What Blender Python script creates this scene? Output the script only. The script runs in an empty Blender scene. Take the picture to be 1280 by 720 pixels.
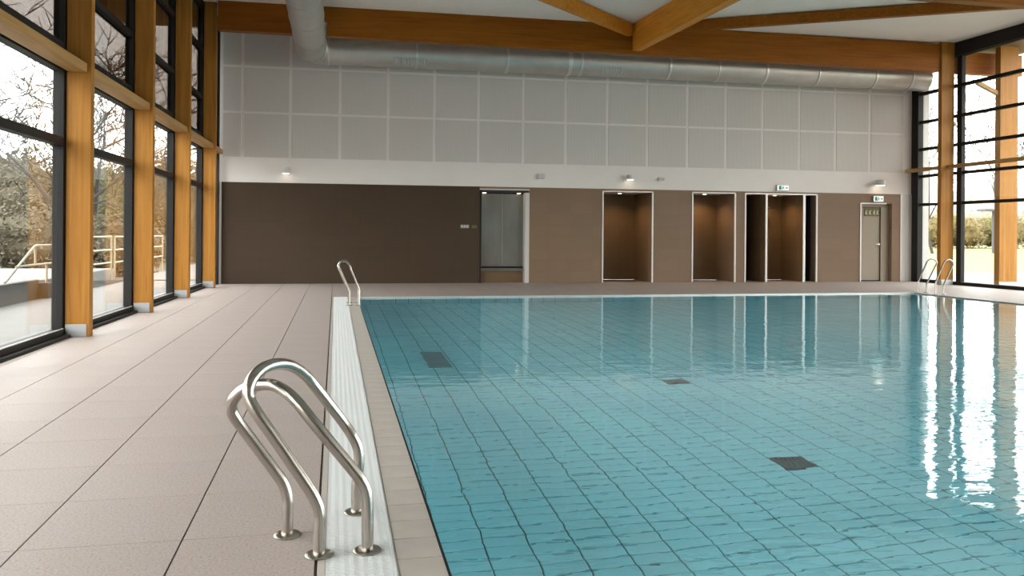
import bpy, bmesh, math, random
from mathutils import Vector, Matrix
C = bpy.context.scene
COL = C.collection
R = random.Random(7)

# ------------------------------------------------------------------ camera
F_PX = 1031.0
PSI = math.atan((640 - 419.5) / F_PX)          # camera turned right of the pool axis
ROLL = 0.0075
CAM_H = 1.25
fw = Vector((math.sin(PSI), math.cos(PSI), 0)); rt = Vector((math.cos(PSI), -math.sin(PSI), 0)); up = Vector((0, 0, 1))
r2 = rt * math.cos(ROLL) + up * math.sin(ROLL); u2 = up * math.cos(ROLL) - rt * math.sin(ROLL)
cam_data = bpy.data.cameras.new('camera'); cam = bpy.data.objects.new('camera', cam_data); COL.objects.link(cam)
cam_data.sensor_width = 36; cam_data.lens = F_PX / 1280 * 36; cam_data.shift_y = (293.0 - 360) / 1280
cam_data.clip_end = 600
mw = Matrix((r2, u2, -fw)).transposed().to_4x4(); mw.translation = (0, 0, CAM_H)
cam.matrix_world = mw
C.camera = cam

# ------------------------------------------------------------------ world, exposure
world = bpy.data.worlds.new('overcast_sky'); C.world = world; world.use_nodes = True
wn = world.node_tree.nodes; wl = world.node_tree.links
bg = wn['Background']; bg.inputs['Strength'].default_value = 2.0
tc = wn.new('ShaderNodeTexCoord'); sp = wn.new('ShaderNodeSeparateXYZ'); wl.new(tc.outputs['Generated'], sp.inputs[0])
cr = wn.new('ShaderNodeValToRGB'); wl.new(sp.outputs['Z'], cr.inputs[0])
cr.color_ramp.elements[0].position = 0.0; cr.color_ramp.elements[0].color = (0.93, 0.91, 0.88, 1)
cr.color_ramp.elements[1].position = 0.7; cr.color_ramp.elements[1].color = (1.0, 1.0, 1.0, 1)
wl.new(cr.outputs[0], bg.inputs['Color'])
C.view_settings.view_transform = 'Standard'; C.view_settings.look = 'None'
C.view_settings.exposure = 2.48; C.view_settings.gamma = 1.0; C.view_settings.use_curve_mapping = False
C.cycles.use_denoising = True
C.cycles.max_bounces = 14; C.cycles.transparent_max_bounces = 24; C.cycles.transmission_bounces = 10
C.cycles.diffuse_bounces = 8; C.cycles.glossy_bounces = 6
C.cycles.sample_clamp_indirect = 6.0

# ------------------------------------------------------------------ materials
def new_mat(name):
    m = bpy.data.materials.new(name); m.use_nodes = True
    return m, m.node_tree.nodes, m.node_tree.links, m.node_tree.nodes['Principled BSDF']

def plain(name, col, rough=0.5, metal=0.0, var=0.0, scale=8.0, bump=0.0, stretch=(1, 1, 1), spec=0.5):
    m, n, l, p = new_mat(name)
    p.inputs['Base Color'].default_value = (*col, 1); p.inputs['Roughness'].default_value = rough
    p.inputs['Metallic'].default_value = metal; p.inputs['Specular IOR Level'].default_value = spec
    if var or bump:
        t = n.new('ShaderNodeTexCoord'); mp = n.new('ShaderNodeMapping'); mp.inputs['Scale'].default_value = stretch
        no = n.new('ShaderNodeTexNoise'); no.inputs['Scale'].default_value = scale; no.inputs['Detail'].default_value = 5
        l.new(t.outputs['Object'], mp.inputs[0]); l.new(mp.outputs[0], no.inputs['Vector'])
        if var:
            r = n.new('ShaderNodeValToRGB')
            r.color_ramp.elements[0].position = 0.3; r.color_ramp.elements[1].position = 0.7
            r.color_ramp.elements[0].color = (*[c * (1 - var) for c in col], 1)
            r.color_ramp.elements[1].color = (*[min(1, c * (1 + var)) for c in col], 1)
            l.new(no.outputs['Fac'], r.inputs[0]); l.new(r.outputs[0], p.inputs['Base Color'])
        if bump:
            b = n.new('ShaderNodeBump'); b.inputs['Strength'].default_value = bump; b.inputs['Distance'].default_value = 0.01
            l.new(no.outputs['Fac'], b.inputs['Height']); l.new(b.outputs[0], p.inputs['Normal'])
    return m

def speckled(name, base, dark, light, scale):
    m, n, l, p = new_mat(name)
    t = n.new('ShaderNodeTexCoord')
    a = n.new('ShaderNodeTexNoise'); a.inputs['Scale'].default_value = scale; a.inputs['Detail'].default_value = 3; a.inputs['Roughness'].default_value = 0.7
    b = n.new('ShaderNodeTexNoise'); b.inputs['Scale'].default_value = 0.9; b.inputs['Detail'].default_value = 3
    l.new(t.outputs['Object'], a.inputs['Vector']); l.new(t.outputs['Object'], b.inputs['Vector'])
    r = n.new('ShaderNodeValToRGB'); e = r.color_ramp.elements
    e[0].position = 0.34; e[0].color = (*dark, 1); e[1].position = 0.66; e[1].color = (*light, 1)
    k = e.new(0.44); k.color = (*base, 1); k = e.new(0.58); k.color = (*base, 1)
    l.new(a.outputs['Fac'], r.inputs[0])
    mx = n.new('ShaderNodeMix'); mx.data_type = 'RGBA'; mx.blend_type = 'MULTIPLY'; mx.inputs['Factor'].default_value = 0.35
    l.new(r.outputs[0], mx.inputs[6]); l.new(b.outputs['Fac'], mx.inputs[7])
    g = n.new('ShaderNodeValToRGB'); g.color_ramp.elements[0].position = 0.3; g.color_ramp.elements[0].color = (0.8, 0.79, 0.78, 1); g.color_ramp.elements[1].color = (1, 1, 1, 1)
    l.new(b.outputs['Fac'], g.inputs[0]); l.new(g.outputs[0], mx.inputs[7])
    l.new(mx.outputs[2], p.inputs['Base Color']); p.inputs['Roughness'].default_value = 0.55; p.inputs['Specular IOR Level'].default_value = 0.35
    return m

def timber(name, base, dark, axis, rough=0.45):
    m, n, l, p = new_mat(name)
    t = n.new('ShaderNodeTexCoord'); mp = n.new('ShaderNodeMapping')
    s = [9.0, 9.0, 9.0]; s[axis] = 0.35; mp.inputs['Scale'].default_value = s
    no = n.new('ShaderNodeTexNoise'); no.inputs['Scale'].default_value = 2.4; no.inputs['Detail'].default_value = 6; no.inputs['Distortion'].default_value = 0.6
    l.new(t.outputs['Object'], mp.inputs[0]); l.new(mp.outputs[0], no.inputs['Vector'])
    r = n.new('ShaderNodeValToRGB'); e = r.color_ramp.elements
    e[0].position = 0.3; e[0].color = (*dark, 1); e[1].position = 0.66; e[1].color = (*base, 1)
    l.new(no.outputs['Fac'], r.inputs[0]); l.new(r.outputs[0], p.inputs['Base Color'])
    p.inputs['Roughness'].default_value = rough; p.inputs['Specular IOR Level'].default_value = 0.15
    return m

def joint_tiles(name, col, joint, w, h, rough, plane='xz'):
    m, n, l, p = new_mat(name)
    t = n.new('ShaderNodeTexCoord'); s = n.new('ShaderNodeSeparateXYZ'); cb = n.new('ShaderNodeCombineXYZ')
    l.new(t.outputs['Object'], s.inputs[0])
    a, b = ('X', 'Z') if plane == 'xz' else ('Y', 'Z')
    l.new(s.outputs[a], cb.inputs['X']); l.new(s.outputs[b], cb.inputs['Y'])
    br = n.new('ShaderNodeTexBrick'); br.offset = 0.0
    br.inputs['Color1'].default_value = (*col, 1); br.inputs['Color2'].default_value = (*[c * 0.93 for c in col], 1)
    br.inputs['Mortar'].default_value = (*joint, 1); br.inputs['Scale'].default_value = 1.0
    br.inputs['Brick Width'].default_value = w; br.inputs['Row Height'].default_value = h; br.inputs['Mortar Size'].default_value = 0.003
    l.new(cb.outputs[0], br.inputs['Vector'])
    l.new(br.outputs['Color'], p.inputs['Base Color']); p.inputs['Roughness'].default_value = rough; p.inputs['Specular IOR Level'].default_value = 0.25
    return m

def perforated(name, col, dark):
    m, n, l, p = new_mat(name)
    t = n.new('ShaderNodeTexCoord'); w = n.new('ShaderNodeTexWave'); w.wave_type = 'BANDS'; w.bands_direction = 'X'
    w.inputs['Scale'].default_value = 11.0
    l.new(t.outputs['Object'], w.inputs['Vector'])
    r = n.new('ShaderNodeValToRGB'); r.color_ramp.elements[0].position = 0.25; r.color_ramp.elements[0].color = (*dark, 1)
    r.color_ramp.elements[1].position = 0.5; r.color_ramp.elements[1].color = (*col, 1)
    l.new(w.outputs['Fac'], r.inputs[0]); l.new(r.outputs[0], p.inputs['Base Color']); p.inputs['Roughness'].default_value = 0.8
    return m

def glass_pane(name, tint):
    m = bpy.data.materials.new(name); m.use_nodes = True; n = m.node_tree.nodes; l = m.node_tree.links; n.clear()
    o = n.new('ShaderNodeOutputMaterial'); tr = n.new('ShaderNodeBsdfTransparent'); tr.inputs['Color'].default_value = (*tint, 1)
    g = n.new('ShaderNodeBsdfGlossy'); g.inputs['Roughness'].default_value = 0.0; g.inputs['Color'].default_value = (1, 1, 1, 1)
    f = n.new('ShaderNodeLayerWeight'); f.inputs['Blend'].default_value = 0.5
    pw = n.new('ShaderNodeMath'); pw.operation = 'POWER'; pw.inputs[1].default_value = 5.0
    mt = n.new('ShaderNodeMath'); mt.operation = 'MULTIPLY_ADD'; mt.inputs[1].default_value = 0.95; mt.inputs[2].default_value = 0.045; mt.use_clamp = True
    mx = n.new('ShaderNodeMixShader'); l.new(f.outputs['Facing'], pw.inputs[0]); l.new(pw.outputs[0], mt.inputs[0]); l.new(mt.outputs[0], mx.inputs[0])
    l.new(tr.outputs[0], mx.inputs[1]); l.new(g.outputs[0], mx.inputs[2]); l.new(mx.outputs[0], o.inputs[0])
    return m

def water_mat(name):
    m = bpy.data.materials.new(name); m.use_nodes = True; n = m.node_tree.nodes; l = m.node_tree.links; n.clear()
    o = n.new('ShaderNodeOutputMaterial'); g = n.new('ShaderNodeBsdfGlass'); g.inputs['IOR'].default_value = 1.333
    g.inputs['Roughness'].default_value = 0.0; g.inputs['Color'].default_value = (0.91, 0.97, 1.0, 1)
    t = n.new('ShaderNodeTexCoord')
    mp = n.new('ShaderNodeMapping'); mp.inputs['Scale'].default_value = (1.0, 1.5, 1.0); mp.inputs['Rotation'].default_value = (0, 0, 0.15)
    a = n.new('ShaderNodeTexNoise'); a.inputs['Scale'].default_value = 2.6; a.inputs['Detail'].default_value = 2.5; a.inputs['Roughness'].default_value = 0.45
    l.new(t.outputs['Object'], mp.inputs[0]); l.new(mp.outputs[0], a.inputs['Vector'])
    mp2 = n.new('ShaderNodeMapping'); mp2.inputs['Scale'].default_value = (0.55, 1.6, 1.0); mp2.inputs['Rotation'].default_value = (0, 0, 0.3)
    c = n.new('ShaderNodeTexNoise'); c.inputs['Scale'].default_value = 8.0; c.inputs['Detail'].default_value = 2.0
    l.new(t.outputs['Object'], mp2.inputs[0]); l.new(mp2.outputs[0], c.inputs['Vector'])
    ma = n.new('ShaderNodeMath'); ma.operation = 'MULTIPLY_ADD'; ma.inputs[1].default_value = 0.28
    l.new(c.outputs['Fac'], ma.inputs[0]); l.new(a.outputs['Fac'], ma.inputs[2])
    b = n.new('ShaderNodeBump'); b.inputs['Strength'].default_value = 0.30; b.inputs['Distance'].default_value = 0.012
    l.new(ma.outputs[0], b.inputs['Height']); l.new(b.outputs[0], g.inputs['Normal'])
    l.new(g.outputs[0], o.inputs[0])
    return m

def emit(name, col, s):
    m = bpy.data.materials.new(name); m.use_nodes = True; n = m.node_tree.nodes; l = m.node_tree.links; n.clear()
    o = n.new('ShaderNodeOutputMaterial'); e = n.new('ShaderNodeEmission'); e.inputs[0].default_value = (*col, 1); e.inputs[1].default_value = s
    l.new(e.outputs[0], o.inputs[0]); return m

M = dict(
    deck=speckled('beige_terrazzo_slab', (0.375, 0.312, 0.286), (0.20, 0.163, 0.145), (0.458, 0.397, 0.373), 95),
    bed=plain('dark_joint_mortar', (0.16, 0.13, 0.11), 0.9),
    coping=plain('beige_coping_tile', (0.424, 0.376, 0.34), 0.5, var=0.08, scale=5),
    grate=plain('white_plastic_grating', (0.6864, 0.6952, 0.6952), 0.5),
    gutter=plain('grey_gutter', (0.45, 0.46, 0.46), 0.7),
    edge_steel=plain('brushed_edge_strip', (0.75, 0.74, 0.72), 0.35, metal=0.8),
    pool_tile=plain('turquoise_pool_tile', (0.45, 0.89, 1.0), 0.35, var=0.07, scale=1.4),
    grout=plain('dark_teal_grout', (0.06, 0.16, 0.18), 0.8),
    drain=plain('dark_grey_drain_grille', (0.10, 0.12, 0.14), 0.5),
    reflection=plain('grey_reflection_plate', (0.30, 0.40, 0.42), 0.5),  # colour of the plate that imitates a dark reflection
    water=water_mat('clear_pool_water'),
    white=plain('white_painted_wall', (0.7114, 0.6713, 0.6447), 0.75, var=0.02, scale=2),
    ceiling=plain('white_ceiling_panel', (0.92, 0.86, 0.80), 0.8, var=0.03, scale=0.7),
    panel=perforated('perforated_grey_panel', (0.6008, 0.5699, 0.5433), (0.4948, 0.4683, 0.4461)),
    brown_dark=joint_tiles('dark_brown_wall_tile', (0.05624, 0.03496, 0.02052), (0.04256, 0.02736, 0.01672), 0.6, 0.3, 0.5),
    brown=joint_tiles('taupe_wall_tile', (0.208, 0.137, 0.088), (0.168, 0.112, 0.074), 0.6, 0.3, 0.5),
    recess=joint_tiles('warm_brown_shower_tile', (0.17, 0.1062, 0.05525), (0.119, 0.0765, 0.0425), 0.3, 0.3, 0.4),
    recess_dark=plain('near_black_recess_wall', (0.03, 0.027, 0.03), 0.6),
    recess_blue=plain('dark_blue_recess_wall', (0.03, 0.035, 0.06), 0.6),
    trim=plain('pale_metal_edge_trim', (0.612, 0.578, 0.5525), 0.35, metal=0.3),
    steel=plain('polished_stainless_steel', (0.44, 0.405, 0.365), 0.27, metal=1.0),
    sheet=plain('brushed_steel_sheet', (0.26, 0.25, 0.23), 0.35, metal=1.0, var=0.12, scale=3, stretch=(1, 1, 0.4)),
    duct=plain('galvanised_duct_metal', (0.5304, 0.51, 0.4794), 0.42, metal=0.65, var=0.06, scale=4),
    duct_seam=plain('duct_seam_metal', (0.70, 0.69, 0.66), 0.35, metal=0.8),
    dark=plain('black_window_metal', (0.016, 0.015, 0.015), 0.55, spec=0.2),
    grey_metal=plain('grey_steel_base_plate', (0.36, 0.37, 0.37), 0.45, metal=0.6),
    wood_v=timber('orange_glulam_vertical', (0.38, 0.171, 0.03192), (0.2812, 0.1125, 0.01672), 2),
    wood_x=timber('orange_glulam_lengthwise', (0.3128, 0.1058, 0.0092), (0.2208, 0.06624, 0.00552), 0),  # darker copy of the glulam, the cross beam's shadow put into its colour
    wood_y=timber('orange_glulam_along_hall', (0.775, 0.3125, 0.0375), (0.575, 0.2063, 0.0225), 1),  # brighter copy of the same glulam
    rail_wood=timber('pale_oak_rail', (0.44, 0.264, 0.104), (0.344, 0.188, 0.068), 1),
    soffit=timber('brown_timber_soffit', (0.208, 0.112, 0.048), (0.136, 0.072, 0.032), 1),
    glass=glass_pane('clear_window_glass', (0.90, 0.92, 0.91)),
    dark_glass=glass_pane('darkened_window_glass', (0.25, 0.24, 0.23)),  # tint put in to make the panes above the left rail read dark
    lamp=emit('lit_lamp_lens', (1.0, 0.86, 0.66), 1.0),
    spot=emit('recess_downlight_lens', (1.0, 0.78, 0.52), 3.0),
    sign_white=emit('backlit_white_sign_face', (0.95, 1.0, 0.95), 0.2),
    green=plain('sign_green', (0.03, 0.22, 0.10), 0.5),
    sign_ink=plain('sign_dark_print', (0.06, 0.07, 0.05), 0.6),
    olive=plain('olive_notice_board', (0.10, 0.09, 0.025), 0.4),
    yellow=plain('pale_yellow_print', (0.62, 0.58, 0.36), 0.5),
    plastic=plain('light_grey_plastic', (0.48, 0.472, 0.456), 0.5),
    plate=plain('grey_switch_plate', (0.22, 0.21, 0.19), 0.5),
    door=plain('beige_door_leaf', (0.32, 0.272, 0.212), 0.5),
    endpanel=plain('pale_grey_end_panel', (0.527, 0.5185, 0.5057), 0.4, metal=0.0),
    paving=plain('pale_terrace_paving', (0.1694, 0.1648, 0.1578), 0.85, var=0.06, scale=1.5),
    paving_dull=plain('grey_outdoor_paving', (0.11, 0.106, 0.102), 0.85, var=0.06, scale=1.5),
    concrete=plain('grey_concrete_kerb_wall', (0.044, 0.044, 0.0408), 0.85, var=0.1, scale=3),
    rail_metal=plain('cream_painted_railing', (0.32, 0.276, 0.184), 0.5),
    lawn=plain('yellow_green_lawn', (0.126, 0.1188, 0.036), 0.95, var=0.2, scale=2.0, bump=0.5),
    ground=plain('brown_winter_ground', (0.08, 0.074, 0.055), 0.95, var=0.2, scale=1.0),
    leaf_brown=plain('olive_brown_foliage', (0.092, 0.0784, 0.0496), 0.9, var=0.25, scale=1.5),
    leaf_green=plain('dull_green_foliage', (0.096, 0.0944, 0.048), 0.9, var=0.25, scale=1.5),
    hedge_leaf=plain('yellow_olive_hedge_leaf', (0.12, 0.104, 0.0304), 0.9, var=0.35, scale=4), hedge_leaf_brown=plain('golden_brown_hedge_leaf', (0.132, 0.0976, 0.036), 0.9, var=0.35, scale=4),
    leaf_pale=plain('pale_winter_foliage', (0.289, 0.2635, 0.2295), 0.9, var=0.3, scale=2),
    bark=plain('grey_brown_bark', (0.035, 0.03, 0.025), 0.9),
    slate=plain('dark_shelter_roof', (0.06, 0.055, 0.06), 0.6),
)

# ------------------------------------------------------------------ helpers
class MB:
    def __init__(s, f=None): s.v = []; s.f = []; s.fn = f
    def add(s, vs, fs):
        b = len(s.v)
        s.v += [tuple(s.fn(*p)) if s.fn else tuple(p) for p in vs]
        s.f += [tuple(i + b for i in f) for f in fs]; return s
    def box(s, x0, y0, z0, x1, y1, z1):
        vs = [(x0, y0, z0), (x1, y0, z0), (x1, y1, z0), (x0, y1, z0), (x0, y0, z1), (x1, y0, z1), (x1, y1, z1), (x0, y1, z1)]
        return s.add(vs, [(0, 3, 2, 1), (4, 5, 6, 7), (0, 1, 5, 4), (1, 2, 6, 5), (2, 3, 7, 6), (3, 0, 4, 7)])
    def bar(s, a, b, w, h, upv=(0, 0, 1), drop=0.0):
        a = Vector(a); b = Vector(b); d = (b - a).normalized(); side = d.cross(Vector(upv)).normalized(); u = side.cross(d)
        vs = []
        for p in (a, b):
            for i, j in ((-1, -1), (1, -1), (1, 1), (-1, 1)): vs.append(p + side * w / 2 * i + u * (h / 2 * j + drop))
        return s.add(vs, [(0, 3, 2, 1), (4, 5, 6, 7), (0, 1, 5, 4), (1, 2, 6, 5), (2, 3, 7, 6), (3, 0, 4, 7)])
    def tube(s, pts, rad, n=10, caps=True):
        pts = [Vector(p) for p in pts]; m = len(pts)
        rads = rad if isinstance(rad, (list, tuple)) else [rad] * m
        vs = []; prev = None
        for i, p in enumerate(pts):
            t = (pts[min(i + 1, m - 1)] - pts[max(i - 1, 0)]).normalized()
            if prev is None:
                ref = Vector((0, 0, 1)) if abs(t.z) < 0.9 else Vector((1, 0, 0)); nn = t.cross(ref).normalized()
            else:
                nn = (prev - t * prev.dot(t)).normalized()
            prev = nn; bb = t.cross(nn)
            for k in range(n):
                a = 2 * math.pi * k / n; vs.append(p + (nn * math.cos(a) + bb * math.sin(a)) * rads[i])
        fs = []
        for i in range(m - 1):
            for k in range(n):
                k2 = (k + 1) % n; fs.append((i * n + k, i * n + k2, (i + 1) * n + k2, (i + 1) * n + k))
        if caps: fs += [tuple(range(n - 1, -1, -1)), tuple((m - 1) * n + k for k in range(n))]
        return s.add(vs, fs)
    def lathe(s, c, prof, n=24):
        vs = []; m = len(prof)
        for r, z in prof:
            for k in range(n):
                a = 2 * math.pi * k / n; vs.append((c[0] + r * math.cos(a), c[1] + r * math.sin(a), c[2] + z))
        fs = []
        for i in range(m - 1):
            for k in range(n):
                k2 = (k + 1) % n; fs.append((i * n + k, i * n + k2, (i + 1) * n + k2, (i + 1) * n + k))
        fs += [tuple(range(n - 1, -1, -1)), tuple((m - 1) * n + k for k in range(n))]
        return s.add(vs, fs)
    def prism(s, poly, y0, y1):          # (x, z) outline pushed from y0 to y1
        n = len(poly); vs = [(x, y0, z) for x, z in poly] + [(x, y1, z) for x, z in poly]
        fs = [tuple(range(n)), tuple(range(2 * n - 1, n - 1, -1))]
        fs += [((i + 1) % n, i, i + n, (i + 1) % n + n) for i in range(n)]
        return s.add(vs, fs)
    def mesh(s, name, mat, smooth=False):
        me = bpy.data.meshes.new(name); me.from_pydata([tuple(v) for v in s.v], [], s.f); me.materials.append(M[mat])
        if smooth:
            me.polygons.foreach_set('use_smooth', [True] * len(me.polygons)); me.set_sharp_from_angle(angle=math.radians(40))
        me.update(); return me
    def build(s, name, mat, parent=None, smooth=False, bevel=0.0, label=None, kind=None):
        o = bpy.data.objects.new(name, s.mesh(name, mat, smooth)); COL.objects.link(o)
        if parent is not None: adopt(o, parent)
        if bevel:
            b = o.modifiers.new('bevel', 'BEVEL'); b.width = bevel; b.segments = 2; b.limit_method = 'ANGLE'
        if label: o['label'] = label
        if kind: o['kind'] = kind
        return o

def wpos(o):
    p = o.location.copy()
    while o.parent: p = p + o.matrix_parent_inverse.translation + o.parent.location; o = o.parent
    return p
def adopt(o, parent):
    o.parent = parent
    w = Vector((0, 0, 0)); q = parent
    w = wpos(parent)
    o.matrix_parent_inverse = Matrix.Translation(-w)
def thing(name, label, cat, loc=(0, 0, 0), group=None):
    o = bpy.data.objects.new(name, None); COL.objects.link(o); o.location = loc; o.empty_display_size = 0.2
    o['label'] = label; o['category'] = cat
    if group: o['group'] = group
    return o
def tag(o, label=None, cat=None, group=None, kind=None):
    for k, v in (('label', label), ('category', cat), ('group', group), ('kind', kind)):
        if v: o[k] = v
    return o
def adopt_light(o, parent):
    o.parent = parent; o.matrix_parent_inverse = Matrix.Translation(-wpos(parent))
def copy_tree(o, parent=None):
    c = o.copy(); COL.objects.link(c)
    if parent is not None: c.parent = parent
    for ch in list(o.children): copy_tree(ch, c)
    return c

def back_y(x): return 20.93 - 0.022 * x                    # the end wall
def B(x, d, z): return (x, back_y(x) + d, z)               # d > 0 goes into the wall
def left_x(y): return -2.646 - 0.0221 * (19.52 - y)        # inner face of the left columns
def Lf(v, y, z): return (left_x(y) - v, y, z)              # v > 0 goes outwards
XR = 16.0
CEIL = 6.42
Y_BACK = -8.0
POOL = (0.417, -3.0, 12.83, 16.36)                         # x0, y0, x1, y1
WATER_Z = -0.02; DEPTH = 1.25

# ------------------------------------------------------------------ floor
floor = MB()
floor.box(-3.45, Y_BACK, -0.2, -0.062, 21.2, -0.012); floor.box(POOL[2], Y_BACK, -0.2, 16.15, 21.2, -0.012)
floor.box(-0.062, POOL[3] + 0.16, -0.2, POOL[2], 21.2, -0.012); floor.box(-0.062, Y_BACK, -0.2, POOL[2], POOL[1], -0.012)
floor = tag(floor.build('floor', 'bed'), kind='structure')
slab_mesh = {}
def slab(x0, x1, y0, y1, gx=0.0028, gy=0.0006):
    key = (round(x1 - x0, 3), round(y1 - y0, 3))
    w, d = (x1 - x0) / 2 - gx, (y1 - y0) / 2 - gy
    m = slab_mesh.get(key)
    if m is None:
        b = 0.0012
        q = MB(); q.add([(-w, -d, -0.012), (w, -d, -0.012), (w, d, -0.012), (-w, d, -0.012), (-w + b, -d + b, 0), (w - b, -d + b, 0), (w - b, d - b, 0), (-w + b, d - b, 0)],
                        [(4, 5, 6, 7), (0, 1, 5, 4), (1, 2, 6, 5), (2, 3, 7, 6), (3, 0, 4, 7)])
        m = q.mesh('slab', 'deck'); slab_mesh[key] = m
    o = bpy.data.objects.new('slab', m); COL.objects.link(o); o.location = ((x0 + x1) / 2, (y0 + y1) / 2, 0)
    o.parent = floor
XS = [-3.45, -3.01, -2.41, -1.81, -1.21, -0.60, -0.066]
y = 0.55
while y < 20.9:
    for a, b in zip(XS[:-1], XS[1:]): slab(a, b, y, y + 0.6)
    y += 0.6
rest = MB()
def flat_slabs(x0, x1, y0, y1, step=0.6):
    x = x0
    while x < x1 - 0.01:
        xe = min(x + step, x1); yy = y0
        while yy < y1 - 0.01:
            ye = min(yy + step, y1)
            rest.add([(x + .0015, yy + .001, -0.012), (xe - .0015, yy + .001, -0.012), (xe - .0015, ye - .001, -0.012), (x + .0015, ye - .001, -0.012),
                      (x + .0025, yy + .002, 0), (xe - .0025, yy + .002, 0), (xe - .0025, ye - .002, 0), (x + .0025, ye - .002, 0)],
                     [(4, 5, 6, 7), (0, 1, 5, 4), (1, 2, 6, 5), (2, 3, 7, 6), (3, 0, 4, 7)])
            yy = ye
        x = xe
flat_slabs(-0.062, 16.1, POOL[3] + 0.175, 21.15)
flat_slabs(POOL[2] + 0.18, 16.1, Y_BACK, POOL[3] + 0.175)
flat_slabs(-3.45, -0.062, Y_BACK, 0.55); flat_slabs(-0.062, POOL[2] + 0.18, Y_BACK, POOL[1] - 0.18)
rest.build('far_slabs', 'deck', floor, kind='stuff')

# ------------------------------------------------------------------ pool basin
pool = thing('swimming_pool', 'large rectangular indoor pool lined with turquoise tiles', 'pool', (6.6, 9.0, 0))
x0, y0, x1, y1 = POOL
bm = MB()
bm.box(x0 - 0.2, y0 - 0.2, -DEPTH - 0.2, x1 + 0.2, y1 + 0.2, -DEPTH - 0.008)
bm.box(x0 - 0.17, y0 - 0.2, -DEPTH, x0 - 0.008, y1 + 0.15, -0.0125); bm.box(x1 + 0.008, y0 - 0.2, -DEPTH, x1 + 0.17, y1 + 0.15, -0.0125)
bm.box(x0 - 0.17, y1 + 0.008, -DEPTH, x1 + 0.17, y1 + 0.16, -0.0125); bm.box(x0 - 0.17, y0 - 0.2, -DEPTH, x1 + 0.17, y0 - 0.008, -0.0125)
bm.build('basin_shell', 'grout', pool)
TW, TL, TX0, TY0 = 0.25, 0.12, 0.32 - 0.25, 0.03 - 0.12 * 26
def under_px(px, py):                       # pixel -> pool floor through the water surface
    yy = py - 0.0135 * (px - 420)
    d = fw + rt * ((px - 640) / F_PX) + up * ((290 - yy) / F_PX)
    if d.z > -0.05: return None
    P = Vector((0, 0, CAM_H)) + d * ((WATER_Z - CAM_H) / d.z); d.normalize()
    h = Vector((d.x, d.y, 0)); s = h.length; h /= s; s2 = s / 1.333
    return P + h * (s2 / math.sqrt(1 - s2 * s2)) * (DEPTH + WATER_Z)
hits = {}
for py in range(400, 720, 5):
    for px in range(470, 1280, 5):
        q = under_px(px, py)
        if q and x0 < q.x < x1 and y0 < q.y < y1:
            k = (int((q.x - TX0) // TW), int((q.y - TY0) // TL)); hits[k] = hits.get(k, 0) + 1
near = set(sorted(hits, key=lambda k: -hits[k])[:285])
DRAINS = [(3.07, 5.15), (3.07 + 0.25, 7.79)]
def drain_cells(dx, dy):
    i = int((dx + 0.1 - TX0) // TW); j = int((dy + 0.1 - TY0) // TL); return {(i, j), (i, j + 1)}
skip = set().union(*[drain_cells(*d) for d in DRAINS])
def tile_geo(w, d, g=0.0035, t=0.008, b=0.0015):
    a, c = w / 2 - g, d / 2 - g
    return [(-a, -c, -t), (a, -c, -t), (a, c, -t), (-a, c, -t), (-a + b, -c + b, 0), (a - b, -c + b, 0), (a - b, c - b, 0), (-a + b, c - b, 0)], \
           [(4, 5, 6, 7), (0, 1, 5, 4), (1, 2, 6, 5), (2, 3, 7, 6), (3, 0, 4, 7)]
tv, tf = tile_geo(TW, TL)
tile_me = MB().add(tv, tf).mesh('pool_tile', 'pool_tile')
far_tiles = MB()
pool_inv = Matrix.Translation(-pool.location)
for i in range(int((x1 - TX0) / TW) + 1):
    for j in range(int((y1 - TY0) / TL) + 1):
        if (i, j) in skip: continue
        a0, a1 = max(x0, TX0 + i * TW), min(x1, TX0 + (i + 1) * TW); b0, b1 = max(y0, TY0 + j * TL), min(y1, TY0 + (j + 1) * TL)
        if a1 - a0 < 0.02 or b1 - b0 < 0.02: continue
        c = ((a0 + a1) / 2, (b0 + b1) / 2, -DEPTH)
        if (i, j) in near and a1 - a0 > 0.249 and b1 - b0 > 0.119:
            o = bpy.data.objects.new('pool_tile', tile_me); COL.objects.link(o); o.parent = pool; o.matrix_parent_inverse = pool_inv; o.location = c
        else:
            vv, ff = tile_geo(a1 - a0, b1 - b0); far_tiles.add([(p[0] + c[0], p[1] + c[1], p[2] + c[2]) for p in vv], ff)
far_tiles.build('far_floor_tiles', 'pool_tile', pool, kind='stuff')
wt = MB()
def wall_tiles(fn, u0, u1):
    u = u0
    while u < u1 - 0.02:
        ue = min(u + TW, u1); z = -DEPTH
        while z < -0.03:
            ze = min(z + 0.125, -0.014)
            vv, ff = tile_geo(ue - u, ze - z)
            wt.add([fn(p[0] + (u + ue) / 2, p[1] + (z + ze) / 2, p[2]) for p in vv], ff); z = ze
        u = ue
wall_tiles(lambda a, b, t: (a, y1 - t - 0.0, b), x0, x1)
wall_tiles(lambda a, b, t: (x0 + t, a, b), y0, y1)
wall_tiles(lambda a, b, t: (x1 - t, a, b), y0, y1)
wt.build('wall_tiles', 'pool_tile', pool, kind='stuff')
q = MB(); q.add([(x0, y0, WATER_Z), (x1, y0, WATER_Z), (x1, y1, WATER_Z), (x0, y1, WATER_Z)], [(0, 1, 2, 3)])
tag(q.build('pool_water', 'water'), 'clear rippled turquoise water filling the indoor pool', 'water', kind='stuff')
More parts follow.
